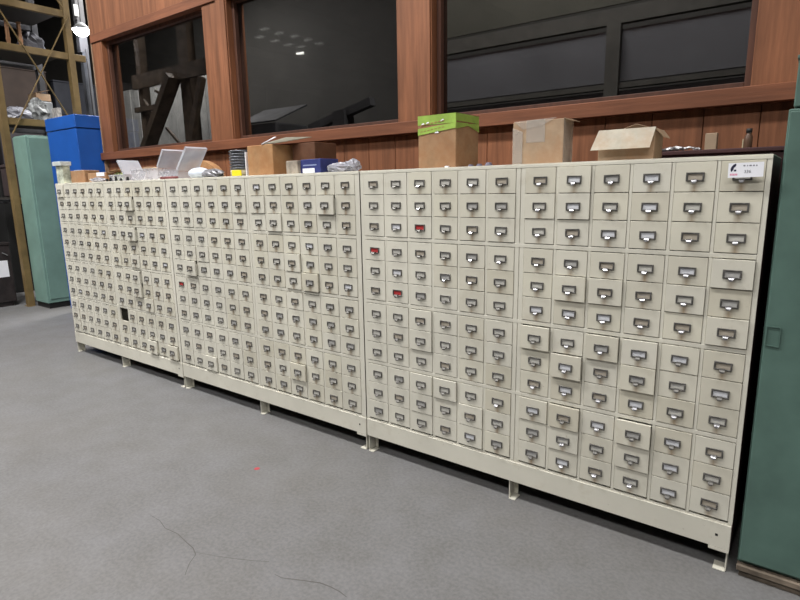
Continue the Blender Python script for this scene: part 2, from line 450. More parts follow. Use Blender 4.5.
for ci, cb in enumerate(CAB):
    x0, x1 = cb['x0'], cb['x1']; ox = (x0+x1)/2
    root = thing('drawer_cabinet', LAB[ci], 'cabinet', (ox, 0, 0), 0, 'cream drawer cabinets in a row')
    L = lambda v: v-ox
    colx = [cb['c0'] + (k+.5)*cb['p'] + (cb['mid'] if k > 5 else 0) for k in range(12)]
    # shell
    b = MB()
    b.box(L(x0), L(x1), .001, DEPTH, ZT-.004, ZT, 0, .001)                      # top sheet
    b.box(L(x0), L(x0)+.0015, .001, DEPTH, .10, ZT-.004, 0)
    b.box(L(x1)-.0015, L(x1), .001, DEPTH, .10, ZT-.004, 1 if ci == 2 else 0)  # near cabinet's right side coloured dark maroon to look dark in the gap
    b.box(L(x0), L(x1), DEPTH-.002, DEPTH, .10, ZT-.004, 0)
    b.box(L(x0), L(x1), .02, DEPTH-.002, .198, .201, 2)
    # face frame: stiles
    edges = [x0]
    spans = []
    lo = x0
    for k in range(12):
        a = colx[k]-DW*.5*(cb['p']/(.07907*S)) - .0012; c = colx[k]+DW*.5*(cb['p']/(.07907*S)) + .0012
        spans.append((lo, a)); lo = c
    spans.append((lo, x1))
    ztop = row_z(0)+DH/2+.0015
    for i, (a, c) in enumerate(spans):
        if i in (0, 12):
            b.box(L(a), L(c), 0, .014, ZB, ztop, 0, .0006)
        elif i == 6:
            m_ = (a+c)/2
            b.box(L(a), L(m_)-.0012, 0, .014, ZB, ztop, 0, .0012); b.box(L(m_)+.0012, L(c), 0, .014, ZB, ztop, 0, .0012)
        else: b.box(L(a), L(c), 0, .014, ZB, ztop, 0, .0010)
        mid_ = L((a+c)/2)
        b.box(mid_-.0008, mid_+.0008, .014, DEPTH-.004, ZB, ztop, 2)            # dividers
    b.box(L(x0), L(x1), -.0015, .014, ztop, ZT-.004, 0, .001)                    # top rail
    for g in (2, 5, 8):                                                         # rails between groups of three rows
        za = row_z(g)-DH/2-.0032; zb = row_z(g+1)+DH/2+.0032
        b.box(L(spans[0][1]), L(spans[12][0]), -.0008, .013, zb, za, 0, .0012)
        b.box(L(spans[0][1]), L(spans[12][0]), .014, DEPTH-.004, (za+zb)/2-.001, (za+zb)/2+.001, 2)
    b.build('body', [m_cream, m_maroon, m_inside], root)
    # base skirt
    b = MB()
    b.box(L(x0)+.001, L(x1)-.001, -.004, .016, .101, ZB-.008, 0, .0015)
    b.box(L(x0)+.001, L(x1)-.001, .001, .016, ZB-.008, ZB, 0, .0006)
    b.box(L(x1)-.075, L(x1)-.002, -.004, .016, .086, .101, 0, .001)
    b.box(L(x1)-.055, L(x1)-.045, -.0046, -.004, .150, .160, 1)                 # bolt hole
    m_ = L((spans[6][0]+spans[6][1])/2)
    b.box(m_-.10, m_+.10, -.0048, -.004, ZB-.022, ZB-.0195, 0)
    b.build('base', [m_cream, m_black], root)
    # feet: bent steel channels with a floor pad
    mids = [L(x0)+.03, L(-.5*S + (ci-2)*.993*S) , L(x1)-.03]
    for k, fx in enumerate(mids):
        b = MB(); sgn = -1 if k == 2 else 1
        ex = fx - .022 if k < 2 else fx + .022
        b.box(ex-.0025, ex+.0025, .004, .06, .004, .10 if k < 2 else .086, 0, .0005)   # upright plate, edge-on to the front
        b.box(min(ex, ex+sgn*.045), max(ex, ex+sgn*.034), -.002, .06, 0, .004, 0, .0008)
        if k < 2: b.box(ex, ex+.022, .06, .064, .004, .10, 0)
        b.build('foot', m_cream, root)
    for k in (0, 1, 2):
        b = MB(); fx = mids[k]; b.box(fx-.02, fx+.02, DEPTH-.06, DEPTH-.02, 0, .10, 0, .002); b.build('foot', m_cream, root)
    b = MB(); b.box(L(x0)+.01, L(x1)-.01, DEPTH-.09, DEPTH-.07, .06, .10, 0); b.build('rear_rail', m_black, root)
    # drawers
    slots = [(c, r) for c in range(12) for r in range(12) if not (ci == 0 and (c, r) == (6, 9))]
    slots.sort(key=lambda s_: -px_area(colx[s_[0]], row_z(s_[1]), DW, DH))
    sc = cb['p']/(.07907*S)
    bulk = MB()
    for n_, (c, r) in enumerate(slots):
        out = STRONG[ci].get((c, r), 0)*(.55 if ci < 2 else .62) or abs(R.gauss(0, .0009))
        tilt = R.uniform(-.006, .006)
        X, Z = L(colx[c]), row_z(r)
        red = (ci, c, r) in RED
        near = ci == 2
        if red: cidx = 8
        else:
            cidx = 2*R.choices([0, 1, 2, 3], [5, 3 if near and c > 5 else .25, 3, 4 if not near else 2])[0] + (1 if R.random() < .25 else 0)
        if (ci, c, r) in ((2, 9, 0), (2, 10, 6), (2, 10, 9)): cidx = 3
        if n_ < 100:
            d = bpy.data.objects.new('drawer', me_front); C.objects.link(d); d.parent = root
            d.location = (X, -out, Z); d.rotation_euler = (0, tilt*.4, 0); d.scale = (sc, 1, 1)
            q = bpy.data.objects.new('card_pull', me_pull_lit if (near and (r < 6 or R.random() < .3) and not (c < 6 and R.random() < .5)) else me_pull_unlit); C.objects.link(q); q.parent = d
            q.rotation_euler = (0, R.uniform(-.03, .03), 0)
            k = bpy.data.objects.new('label_card', me_cards[cidx]); C.objects.link(k); k.parent = d
            if red: k['label'] = 'red card'
        else:
            M = Matrix.Translation((X, -out, Z)) @ Matrix.Scale(sc, 4, (1, 0, 0))
            add_front(bulk, 0, M); add_pull(bulk, 1, 1, M); add_card(bulk, 3+cidx//2, M, None)
    o = bulk.build('drawer', [m_cream, m_pull, m_tongue]+m_cards, root); o['kind'] = 'stuff'

# auction tag on the top right drawer
tg = thing('auction_tag', 'white paper lot tag with dark logo, pink word and number on the top right drawer', 'tag', (-.0986, -.026, 1.5955), 0)
b = MB(); b.box(-.054, .054, -.0005, .0005, -.0265, .0245, 0)
b.build('paper', m_white, tg, rot=(0, -.02, 0))
b = MB()
prof = [(-.046, -.004), (-.047, .004), (-.044, .012), (-.038, .019), (-.031, .022), (-.030, .016), (-.033, .011), (-.037, .007), (-.038, .001), (-.041, -.004), (-.043, -.007)]
b.add([(x, -.0010, z) for x, z in prof]+[(x, -.0006, z) for x, z in prof], [tuple(range(11)), tuple(reversed(range(11, 22)))]+[(i, (i+1) % 11, 11+(i+1) % 11, 11+i) for i in range(11)])
b.box(-.036, -.029, -.0010, -.0006, -.005, .001)
b.build('logo', m_navy, tg)
def text(body, size, loc, mat, name, parent):
    cu = bpy.data.curves.new(name, 'FONT'); cu.body = body; cu.size = size; cu.extrude = .0001; cu.align_x = 'CENTER'; cu.align_y = 'CENTER'
    o = bpy.data.objects.new(name, cu); me = bpy.data.meshes.new_from_object(o)
    bpy.data.objects.remove(o); me.materials.clear(); me.materials.append(mat)
    o = bpy.data.objects.new(name, me); C.objects.link(o); o.location = loc; o.rotation_euler = (math.pi/2, 0, 0); o.parent = parent
    return o
text('336', .015, (.006, -.0009, -.007), m_ink, 'lot_number', tg)
b = MB()
for k, (x, w_) in enumerate(((-.008, .008), (.003, .005), (.010, .009), (.021, .007), (.030, .006))): b.box(x, x+w_-.002, -.0009, -.0006, .0115, .0160)
b.build('printed_line', m_ink, tg)
b = MB()
for k in range(5): b.box(-.047+k*.0048, -.0436+k*.0048, -.0009, -.0006, -.0195, -.0130)
b.build('pink_word', m_pink, tg)

# ---------------------------------------------------------------- green cabinet at the right edge
gc = thing('steel_cupboard', 'tall dark green steel cupboard beside the near right end of the cream drawers', 'cupboard', (.006, .002, 0))
b = MB()
b.box(.0, .95, .02, .60, .055, 1.795, 0, .004)
b.box(.012, .94, .02, .60, 1.80, 1.955, 0, .004); b.box(.008, .945, .012, .60, 1.955, 1.967, 0, .002)
b.build('body', m_green, gc)
b = MB(); b.box(.006, .47, 0, .019, .075, 1.785, 0, .003); b.build('door', m_green, gc)
b = MB(); b.box(.476, .944, 0, .019, .075, 1.785, 0, .003); b.build('door', m_green, gc)
b = MB(); b.box(.0, .95, -.004, .60, .028, .053, 0, .003); b.box(.01, .94, .01, .58, 0, .028, 0, .001); b.build('plinth', m_greenrust, gc)
h = MB(); y = -.003
for p_, q_ in (((.010, y, .965), (.010, y, 1.035)), ((.010, y, 1.035), (.052, y, 1.035)), ((.052, y, 1.035), (.052, y, .962)), ((.052, y, .962), (.010, y, .965))): h.bar(p_, q_, .0025, .004)
h.build('door_latch', m_green, gc)

# ---------------------------------------------------------------- blue locker and pale green cabinet far left
bl = thing('blue_locker', 'bright blue steel locker standing behind the far left end of the cream cabinets', 'locker', (-6.965, .82, 0))
b = MB(); b.box(-.78, 0, 0, .335, .06, 2.305, 0, .004); b.box(-.74, -.04, .03, .31, 0, .06, 0); b.build('body', m_blue, bl)
b = MB(); b.box(-.79, .008, -.008, .342, 2.312, 2.462, 0, .006); b.build('cap', m_blue, bl)
b = MB(); b.box(-.02, -.004, .01, .02, .1, 2.26); b.build('corner_strip', m_blue, bl)
b = MB(); b.box(-.60, -.57, -.012, 0, 1.1, 1.25, 0, .003); b.build('handle', m_black, bl)
pg = thing('pale_green_cabinet', 'pale green steel cabinet between the yellow rack post and the blue locker', 'cabinet', (-8.24, .745, 0))
b = MB(); b.box(-.405, -.002, .0, .60, .075, 2.295, 0, .005); b.box(-.42, -.01, .02, .58, 2.295, 2.31, 0, .003); b.build('body', m_teal, pg)
b = MB(); b.box(-.002, .012, .03, .58, .13, 2.28, 0, .003); b.build('side_panel', m_teal, pg)
b = MB(); b.box(-.41, -.02, .02, .58, 0, .075, 0); b.build('plinth', m_black, pg)

# ---------------------------------------------------------------- things on top of the cream cabinets
T = ZT
GP = 'things lying on top of the cream cabinets'
def carton(name, label, x0, x1, y0, y1, h, mat, rotz=0, cat='box'):
    cx, cy = (x0+x1)/2, (y0+y1)/2
    t_ = thing(name, label, cat, (cx, cy, T), rotz); w, d = (x1-x0)/2, (y1-y0)/2
    b = MB(); b.box(-w, w, -d, d, 0, h, 0, .003); b.build('box_body', mat, t_)
    return t_, w, d
# small capped carton
t_, w, d = carton('paper_carton', 'small upright white and pale green carton with a cap at the far left cabinet corner', -5.82, -5.68, .07, .14, .165, simple('pale_print_carton', (.50, .53, .43), .7, var=.35, scale=18))
b = MB(); b.box(-.10, .085, -.05, .045, .166, .205, 0, .003); b.build('cap', simple('grey_white_cap', (.52, .56, .55), .7), t_)
# two little brown boxes
t_, w, d = carton('cardboard_box', 'small brown cardboard box with a strip of white tape, right of the capped carton', -5.64, -5.36, .12, .26, .115, m_card_b)
b = MB(); b.box(-.06, .07, -d-.001, d, .1155, .1185, 0); b.build('tape', m_white, t_)
t_, w, d = carton('cardboard_box', 'low torn brown box with white paper on its lid, left of the clear plastic bins', -5.33, -5.02, .14, .30, .085, m_card_b, .05)
b = MB(); b.box(.00, .13, -d-.0015, d*.2, .0865, .0875, 0); b.box(.00, .13, -d-.0025, -d-.0005, .055, .0875, 0); b.build('white_paper', m_white, t_)
b = MB(); b.quad_slab((w, -d, .086), (w+.16, -d, .105), (w+.16, d*.6, .105), (w, d*.6, .086), .002); b.build('flap', m_card_b, t_)
tag(MB().blob(0, 0, .018, .12, .035, .020, 3, .4).build('plastic_bag', m_bag, loc=(-5.02, .075, T)), 'flattened clear plastic bag beside the torn brown box', 'bag')
# clear hinged parts boxes
def bin_(label, x, y, w, d, h, lid_ang, lid_len, rot=0, hinge=1):
    t_ = thing('clear_parts_box', label, 'plastic box', (x, y, T), rot)
    b = MB(); e = .003
    b.box(-w, w, -d, d, 0, e); b.box(-w, w, -d, -d+e, e, h); b.box(-w, w, d-e, d, e, h); b.box(-w, -w+e, -d+e, d-e, e, h); b.box(w-e, w, -d+e, d-e, e, h)
    b.box(-w-.004, w+.004, -d-.004, -d, h-.008, h)
    b.build('tray', m_clear, t_)
    b = MB(); lw = d
    b.box(0, lid_len, -lw, lw, 0, .003); 
    b.box(0, lid_len, -lw, -lw+.004, .003, .018); b.box(0, lid_len, lw-.004, lw, .003, .018); b.box(lid_len-.004, lid_len, -lw, lw, .003, .018)
    b.box(lid_len*.2, lid_len*.85, -lw*.45, -lw*.30, .003, .008)
    b.build('lid', m_clear2, t_, loc=(hinge*w, 0, h), rot=(0, -lid_ang, 0))
    return t_
bin_('clear plastic parts box with its lid propped in a peak, leftmost of three', -4.66, .15, .13, .09, .055, math.radians(128), .15, 0, 1)
bin_('long clear plastic parts box with raised lid, middle of the three', -4.24, .16, .20, .09, .09, math.radians(52), .16, 0, 1)
bin_('clear plastic parts box with slanted raised lid, rightmost of three', -3.88, .15, .12, .09, .06, math.radians(48), .21, 0, 1)
b = MB()
for k, x in enumerate((-.17, -.11, -.02, .06, .17)):
    b.cyl((x, 0, 0), (x, 0, .022+.02*(k % 3)/2), .012, .009, 10)
tag(b.build('black_fittings', m_black, loc=(-4.62, .042, T)), 'row of small black fittings in front of the clear plastic boxes', 'fittings', kind='stuff')
tag(MB().blob(0, 0, .038, .085, .03, .045, 5, .3).build('green_packet', simple('yellow_green_packet', (.50, .58, .25), .6, var=.4, scale=25), loc=(-4.92, .21, T)), 'pale yellow green packet left of the peaked clear box', 'packet')
def arch(name, label, x0, x1, y, h, d, mat):
    b = MB(); n = 14; vs = []; fs = []
    for i in range(n+1):
        u = i/n; x = x0+(x1-x0)*u; z = .01+h*math.sin(math.pi*u)**.6
        vs += [(x, y, 0), (x, y, z), (x, y+d, z), (x, y+d, 0)]
    for i in range(n):
        a = i*4; fs += [(a, a+4, a+5, a+1), (a+1, a+5, a+6, a+2), (a+2, a+6, a+7, a+3), (a+3, a+7, a+4, a)]
    fs += [(0, 1, 2, 3), (n*4+3, n*4+2, n*4+1, n*4)]
    b.add(vs, fs); return tag(b.build(name, mat, loc=(0, 0, T)), label, 'cardboard')
arch('cardboard_sheet', 'bowed sheet of tan cardboard behind the long clear box', -4.95, -4.35, .33, .115, .05, m_card_t)
arch('cardboard_sheet', 'bowed sheet of brown cardboard behind the white packet', -4.20, -3.62, .33, .14, .06, m_card_w)
# white and grey packet
t_ = thing('film_packet', 'plastic-wrapped packet, white at one end and grey at the other, left of the dark coil', 'packet', (-3.50, .12, T))
MB().blob(-.07, 0, .034, .12, .06, .042, 8, .12, smooth=True).build('white_end', simple('pale_blue_film', (.62, .68, .78), .35), t_)
MB().blob(.09, 0, .027, .11, .05, .034, 9, .3).build('grey_end', m_greyplastic, t_)
b = MB(); b.box(-.12, .10, -.05, -.03, 0, .018, 0, .004); tag(b.build('red_brown_strip', simple('rust_plate', (.20, .06, .06), .6), loc=(-3.80, .06, T)), 'flat rust red strip on the cabinet edge under the clear boxes', 'strip')
# coil of wire on a spool
t_ = thing('wire_spool', 'dark grey coil of wire standing beside the rusty cardboard box', 'spool', (-3.125, .17, T))
b = MB()
prof = []
for k in range(7): z = .045+k*.019; prof += [(.078, z), (.090, z+.005), (.092, z+.010), (.088, z+.015)]
b.lathe([(0, .045)]+prof+[(.078, .178), (0, .178)], 24); b.build('wire_winding', m_wire, t_)
b = MB(); b.lathe([(0, 0), (.088, 0), (.088, .045), (0, .045)], 24); b.build('base_flange', m_beige, t_)
b = MB(); b.box(.0, .095, -.099, -.090, .004, .042, 0, .001); b.build('label_sticker', m_yellow, t_)
b = MB(); b.box(.100, .108, -.06, .03, 0, .16, 0, .001); b.build('side_card', m_white, t_)
# rusty box with lifted flap
t_, w, d = carton('cardboard_box', 'water-stained brown cardboard box with one flap lifted, behind the small blue box', -2.985, -2.73, .10, .36, .195, m_card_w)
b = MB(); b.quad_slab((w*.25, -d, .197), (w+.01, -d+.01, .197), (w+.15, d*.6, .238), (w*.6, d*.3, .246), .004)
b.build('flap', simple('grey_green_flap', (.22, .21, .16), .8, var=.3), t_)
b = MB(); b.quad_slab((w*.20, -d-.002, .197), (w*.25, -d-.006, .197), (w*.25+.08, -d+.05, .240), (w*.2+.07, -d+.05, .240), .004); b.build('flap_edge', m_white, t_)
t_, w, d = carton('cardboard_box', 'box with shade-darkened board behind the rusty box and the small blue box', -2.70, -2.49, .24, .44, .20, mat_card('shadowed_board', (.13, .062, .036)))  # second box, darkened to carry the rusty box's shaded side and shadow
t_, w, d = carton('grey_carton', 'small square grey beige carton left of the blue box', -2.558, -2.455, .05, .13, .080, simple('grey_beige_board', (.36, .31, .25), .8, var=.3, scale=20))
t_, w, d = carton('blue_box', 'small dark blue box with a white label beside the crumpled film', -2.445, -2.25, .06, .20, .083, m_bluebox, -.12)
b = MB(); b.box(-.075, .04, -d-.0015, -d, .004, .030, 0); b.build('label_sticker', m_white, t_)
b = MB(); b.box(-.07, .06, -d-.0012, -d, .045, .052, 0); b.build('printed_stripe', simple('pale_blue_print', (.25, .30, .48), .6), t_)
t_ = thing('film_bundle', 'crumpled clear plastic film with its end twisted up, right of the blue box', 'plastic film', (-2.11, .09, T))
MB().blob(-.03, 0, .0245, .10, .045, .030, 12, .35, nu=26, nv=12).build('crumpled_part', m_bag, t_)
MB().blob(.065, 0, .032, .050, .035, .036, 13, .55, nu=20).build('twisted_end', m_bag, t_)
# box with lime tape
t_, w, d = carton('cardboard_box', 'tall brown cardboard box sealed with bright lime green tape', -1.607, -1.377, .12, .352, .268, m_card_b)
b = MB(); e = .0012
b.box(-w-e, w+e, -d-e, -d-.0002, .222, .2690); b.box(w+.0002, w+e, -d-e, d+e, .232, .2690)
b.box(-w-e, w+e, -d-e, d+e, .2682, .2694)
b.quad_slab((-w, -d-.0022, .172), (w, -d-.0022, .196), (w, -d-.0022, .222), (-w, -d-.0022, .205), .0008)
b.quad_slab((w+.0020, -d, .192), (w+.0020, 0, .213), (w+.0020, 0, .226), (w+.0020, -d, .222), .0008)
b.quad_slab((w+.0020, 0, .213), (w+.0020, d, .188), (w+.0020, d, .232), (w+.0020, 0, .222), .0008)
b.build('lime_tape', m_tape_g, t_)
b = MB()
b.add([(-.012, -d-.003, .178), (.016, -d-.003, .178), (.003, -d-.003, .192)], [(0, 1, 2)])
for x, z in ((-.085, .226), (-.055, .230), (.035, .238)): b.add([(x-.010, -d-.003, z-.004), (x+.012, -d-.003, z+.001), (x+.006, -d-.003, z+.007), (x-.004, -d-.003, z+.004)], [(0, 1, 2, 3)])
b.build('white_scrap', m_white, t_)
b = MB()
for z0 in (.186, .218):
    for k in range(7): x = -.10+k*.022; b.quad_slab((x, -d-.0026, z0+k*.0025), (x+.015, -d-.0026, z0+.002+k*.0025), (x+.015, -d-.0026, z0+.007+k*.0025), (x, -d-.0026, z0+.004+k*.0025), .0004)
b.build('tape_tear', m_card_w, t_)
for k, (x, r_) in enumerate(((-1.262, .013), (-1.215, .014), (-1.165, .018))):
    b = MB(); b.lathe([(.006, 0), (r_, 0), (r_, .008), (r_*.7, .012), (r_*.8, r_*.9), (0, r_*1.0)], 14)
    tag(b.build('plastic_stopper', m_purple, loc=(x, .07, T)), ['small lilac stopper nearest the green-taped box', 'middle small lilac stopper between the two tall boxes', 'largest lilac stopper, nearest the clear-taped box'][k], 'stopper', 'lilac stoppers between the tall boxes')
b = MB(); b.box(-.010, .010, -.008, .008, 0, .008, 0, .002); tag(b.build('paper_scrap', m_white, loc=(-1.38, .04, T)), 'tiny white scrap at the foot of the green-taped box', 'scrap')
# box wrapped in clear tape
t_, w, d = carton('cardboard_box', 'tan cardboard box wrapped in clear packing tape with a crushed top', -1.066, -.822, .12, .235, .196, m_card_t)
b = MB(); e = .0015
b.box(-.055, .035, -d-e, -d-.0002, .10, .199); b.box(-.055, .035, -d-e, d, .1965, .200)
b.box(w+.0002, w+e, -d, d, 0, .196)
b.quad_slab((-w, -d-.002, 0), (-w+.05, -d-.002, 0), (-w+.05, -d-.002, .15), (-w, -d-.002, .17), .0008)
b.build('clear_tape', m_tape_c, t_)
b = MB(); b.add([(-w+.005, -d-.003, .198), (w-.03, -d-.003, .203), (.02, -d-.003, .172), (-w+.05, -d-.003, .160)], [(0, 3, 2, 1)]); b.build('white_fold', m_tape_c, t_)
b = MB(); b.quad_slab((w, -d, .196), (w+.03, -d+.02, .185), (w+.03, d, .185), (w, d, .196), .003); b.build('flap', m_card_t, t_)
# open carton with drooping front flap
t_ = thing('open_carton', 'open cream carton with its front flap hanging down, right of the clear-taped box', 'box', (-.555, .20, T))
w, d, h_, e = .112, .075, .125, .003
b = MB()
b.box(-w, w, -d, d, 0, e); b.box(-w, w, d-e, d, e, h_); b.box(-w, -w+e, -d, d-e, e, h_); b.box(w-e, w, -d, d-e, e, h_)
b.box(-w+e, w-e, -d, -d+e, e, h_)
b.build('box_body', m_card_t, t_)
b = MB(); b.quad_slab((-w-.022, -d-.035, .048), (w-.008, -d-.035, .048), (w+.004, -d-.001, .130), (-w, -d-.001, .130), .003); b.build('front_flap', m_card_c, t_)
b = MB(); b.quad_slab((-w, d, h_), (w, d, h_), (0.01, d-.02, h_+.035), (0.0, d-.02, h_+.035), .003); b.build('back_flap', m_card_t, t_)
b = MB(); b.quad_slab((w, -d, h_), (w+.03, -d+.02, h_-.035), (w+.03, d-.02, h_-.035), (w, d, h_), .003); b.build('side_flap', m_card_t, t_)
# slightly taller maroon cabinet standing behind, and what stands on it
MH = 1.698
tr_ = thing('maroon_cabinet', 'dark maroon steel cabinet behind the near right end of the cream ones, slightly taller', 'cabinet', (-.19, .50, 0))
b = MB(); b.box(-.44, .180, .012, .44, .05, MH-.02, 0, .004); b.box(-.42, .16, .03, .42, 0, .05); b.build('body', m_maroon, tr_)
b = MB(); b.box(-.445, .185, 0, .445, MH-.02, MH, 0, .004); b.build('top_panel', m_maroon, tr_)
b = MB(); b.box(-.43, -.135, 0, .0115, .09, MH-.05, 0, .002); b.build('door', m_maroon, tr_)
b = MB(); b.box(-.125, .17, 0, .0115, .09, MH-.05, 0, .002); b.build('door', m_maroon, tr_)
TT = MH
b = MB(); rr = random.Random(4)
for k in range(26):
    x, y = rr.uniform(-.09, .09), rr.uniform(-.05, .05); a = rr.uniform(0, 6.28); L_ = rr.uniform(.015, .035)
    z = .006+rr.uniform(0, .014)*(1-abs(x)/.09)
    b.tube([(x-L_*math.cos(a), y-L_*math.sin(a), z), (x, y, z+.006), (x+L_*math.cos(a), y+L_*math.sin(a), z)], .005, 7)
tag(b.build('hardware_pile', m_bright, loc=(-.435, .58, TT)), 'heap of shiny loose metal hardware on the maroon cabinet', 'hardware', kind='stuff')
b = MB(); b.box(-.024, .024, -.02, .02, 0, .076, 0, .002); b.box(-.022, .022, -.0215, -.02, .0, .072, 0); tag(b.build('wooden_block', simple('pale_block', (.30, .22, .15), .7), loc=(-.305, .60, TT)), 'small pale brown block standing on the maroon cabinet', 'block')
t_ = thing('brown_bottle', 'narrow brown bottle with a dark cap near the right end of the maroon cabinet', 'bottle', (-.160, .60, TT))
b = MB(); b.lathe([(0, 0), (.015, 0), (.0165, .004), (.0165, .050), (.010, .064), (.010, .068), (0, .068)], 16); b.build('bottle_body', m_brownm, t_)
b = MB(); b.lathe([(0, .068), (.012, .068), (.012, .086), (0, .087)], 16); b.build('cap', m_black, t_)
b = MB(); b.box(-.022, -.0175, -.006, .006, 0, .042); b.build('pale_strip', m_beige, t_)

# ---------------------------------------------------------------- floor marks
b = MB()
b.lathe([(0, .0012), (.012, .0012), (.016, .0003)], 14, M=Matrix.Translation((-2.29, -.536, 0)))
tag(b.build('paint_spot', m_redpaint), 'small red paint spot on the grey concrete floor', 'spot')
def crack(label, pts, w):
    b = MB()
    for i in range(len(pts)-1):
        p_, q_ = Vector((*pts[i], 0)), Vector((*pts[i+1], 0)); d = (q_-p_).normalized(); n = Vector((-d.y, d.x, 0))
        wa = w*(.35+.65*math.sin(math.pi*(i+.2)/len(pts))); wb = w*(.35+.65*math.sin(math.pi*(i+1.2)/len(pts)))
        b.add([p_-n*wa+Vector((0,0,.0006)), p_+n*wa+Vector((0,0,.0006)), q_+n*wb+Vector((0,0,.0006)), q_-n*wb+Vector((0,0,.0006))], [(0, 1, 2, 3)])
    o = b.build('trim_%d' % label, m_crack); tag(o, kind='structure')
crack(8, [(-2.354, -1.142), (-2.27, -1.14), (-2.193, -1.159), (-2.10, -1.15), (-2.005, -1.164), (-1.95, -1.17), (-1.90, -1.19), (-1.87, -1.24), (-1.82, -1.293)], .0022)
crack(9, [(-1.923, -1.185), (-1.82, -1.145), (-1.74, -1.11), (-1.66, -1.07), (-1.60, -1.035)], .0016)
crack(10, [(-1.52, -1.075), (-1.478, -1.072), (-1.40, -1.035), (-1.33, -1.003), (-1.28, -.995), (-1.23, -.994), (-1.19, -1.00)], .0030)

# ---------------------------------------------------------------- pallet rack at the far left
XF, XB = -8.67, -9.75
m_dim = simple('dull_shaded_steel', (.06, .06, .065), .6)  # also colours the rear rack members dark for the shade inside
rk = thing('pallet_rack', 'tall yellow pallet rack with crossed braces at the far left', 'rack', (-9.2, 1.2, 0))
O = Vector((-9.2, 1.2, 0))
def P(x, y, z): return Vector((x, y, z)) - O
for (x, y) in ((XF, .70), (XF, 1.66), (XB, .70), (XB, 1.66)):
    b = MB(); q = P(x, y, 0)
    b.box(q.x-.10, q.x+.0, q.y-.040, q.y+.040, .008, 5.6, 0, .003)
    b.box(q.x-.12, q.x+.015, q.y-.055, q.y+.035, 0, .008, 0)
    b.build('post', m_rack if x == XF else m_dim, rk)
for z in (1.47, 2.52, 3.47, 4.03):
    for x in (XF-.02, XB-.02):
        b = MB(); q = P(x-.03, 0, 0); b.box(q.x-.03, q.x+.03, P(0, .742, 0).y, P(0, 1.618 if z != 3.47 else 1.618, 0).y, z-.045, z+.045, 0, .003)
        if z == 3.47 and x > -9: b.box(q.x-.03, q.x+.03, P(0, 1.702, 0).y, P(0, 1.86, 0).y, z-.045, z+.045, 0, .003)
        b.build('beam', m_rack if x > -9 else m_dim, rk)
for a, c in (((XF+.02, .80, 3.93), (XF+.02, 1.60, 2.45)), ((XF+.02, 1.66, 4.00), (XF+.02, .76, 2.35)), ((XF+.02, 1.60, 5.4), (XF+.02, .78, 4.1)), ((XF+.02, .78, 5.4), (XF+.02, 1.60, 4.1))):
    b = MB(); b.bar(P(*a), P(*c), .030, .008); b.build('brace', m_rack, rk)
m_deck = simple('dark_deck_board', (.03, .026, .022), .8)
for z in (1.515, 2.565, 3.515, 4.075):
    b = MB(); b.box(P(XB, 0, 0).x+.02, P(XF, 0, 0).x-.06, P(0, .745, 0).y, P(0, 1.615, 0).y, z-.03, z)
    b.build('deck', m_deck, rk)
def item(name, label, cat, mb, mat, loc, rot=0): return tag(mb.build(name, mat, loc=loc, rot=(0, 0, rot)), label, cat)
z3 = 2.566
item('plastic_bundle', 'grey plastic-wrapped bundle low on the yellow rack shelf, near its front post', 'bundle', MB().blob(0, 0, .075, .20, .16, .10, 21, .5), m_bag, (-9.05, .98, z3))
item('metal_casting', 'pale grey metal casting on the yellow rack shelf behind the crossed braces', 'casting', MB().blob(0, 0, .135, .14, .13, .18, 22, .5), simple('pale_casting', (.20, .21, .21), .5, var=.5, scale=14), (-9.10, 1.30, z3))
b = MB(); b.box(-.12, .12, -.09, .07, 0, .05, 0, .006); b.box(-.10, .10, -.09, -.04, .05, .20, 0, .006); b.box(-.08, .08, .00, .05, .05, .09, 0, .006)
item('steel_bracket', 'white steel bracket on the yellow rack shelf above the blue locker', 'bracket', b, simple('dirty_white', (.42, .40, .38), .6, var=.35, scale=20), (-8.90, 1.52, z3))
b = MB(); b.box(-.15, .15, -.11, .11, 0, .33, 0, .01); b.box(-.13, .13, -.10, .10, .33, .34)
item('dark_crate', 'dark crate on the yellow rack carrying a small open brown carton', 'crate', b, m_grey, (-9.42, 1.46, z3))
b = MB(); b.box(-.14, .14, -.10, .10, 0, .10, 0, .004); b.quad_slab((-.14, -.10, .103), (.14, -.10, .103), (.16, .09, .16), (-.12, .09, .16), .004)
item('cardboard_box', 'small open brown carton on a dark crate deep in the yellow rack', 'box', b, m_card_t, (-9.42, 1.46, z3+.341))
for k, (y, z) in enumerate(((1.02, 3.516), (1.17, 3.516))):
    b = MB(); b.box(-.025, .025, -.018, .018, 0, .36, 0, .004); b.box(-.03, .03, -.022, .022, .36, .375, 0, .003); b.box(-.028, .028, -.021, .021, .12, .15)
    item('wooden_stake', ['left brown stake standing on the middle rack shelf', 'right brown stake standing on the middle rack shelf'][k], 'stake', b, mat_wood('stake_wood', (.18, .09, .04), (.32, .17, .09)), (-9.05, y, z))
b = MB(); b.blob(0, 0, .14, .22, .17, .17, 33, .4)
item('tarpaulin_roll', 'dark bundled tarpaulin high on the yellow rack', 'tarpaulin', b, simple('dark_tarpaulin', (.05, .05, .06), .6, var=.4), (-9.3, 1.40, 3.516))
b = MB(); b.box(-.3, .3, -.30, .30, 0, .42, 0, .02); b.box(-.31, .31, -.31, .31, .42, .46, 0, .006)
item('storage_bin', 'dark brown storage bin on the lowest rack shelf', 'bin', b, simple('dark_bin', (.05, .035, .035), .6), (-9.25, 1.15, 1.516))
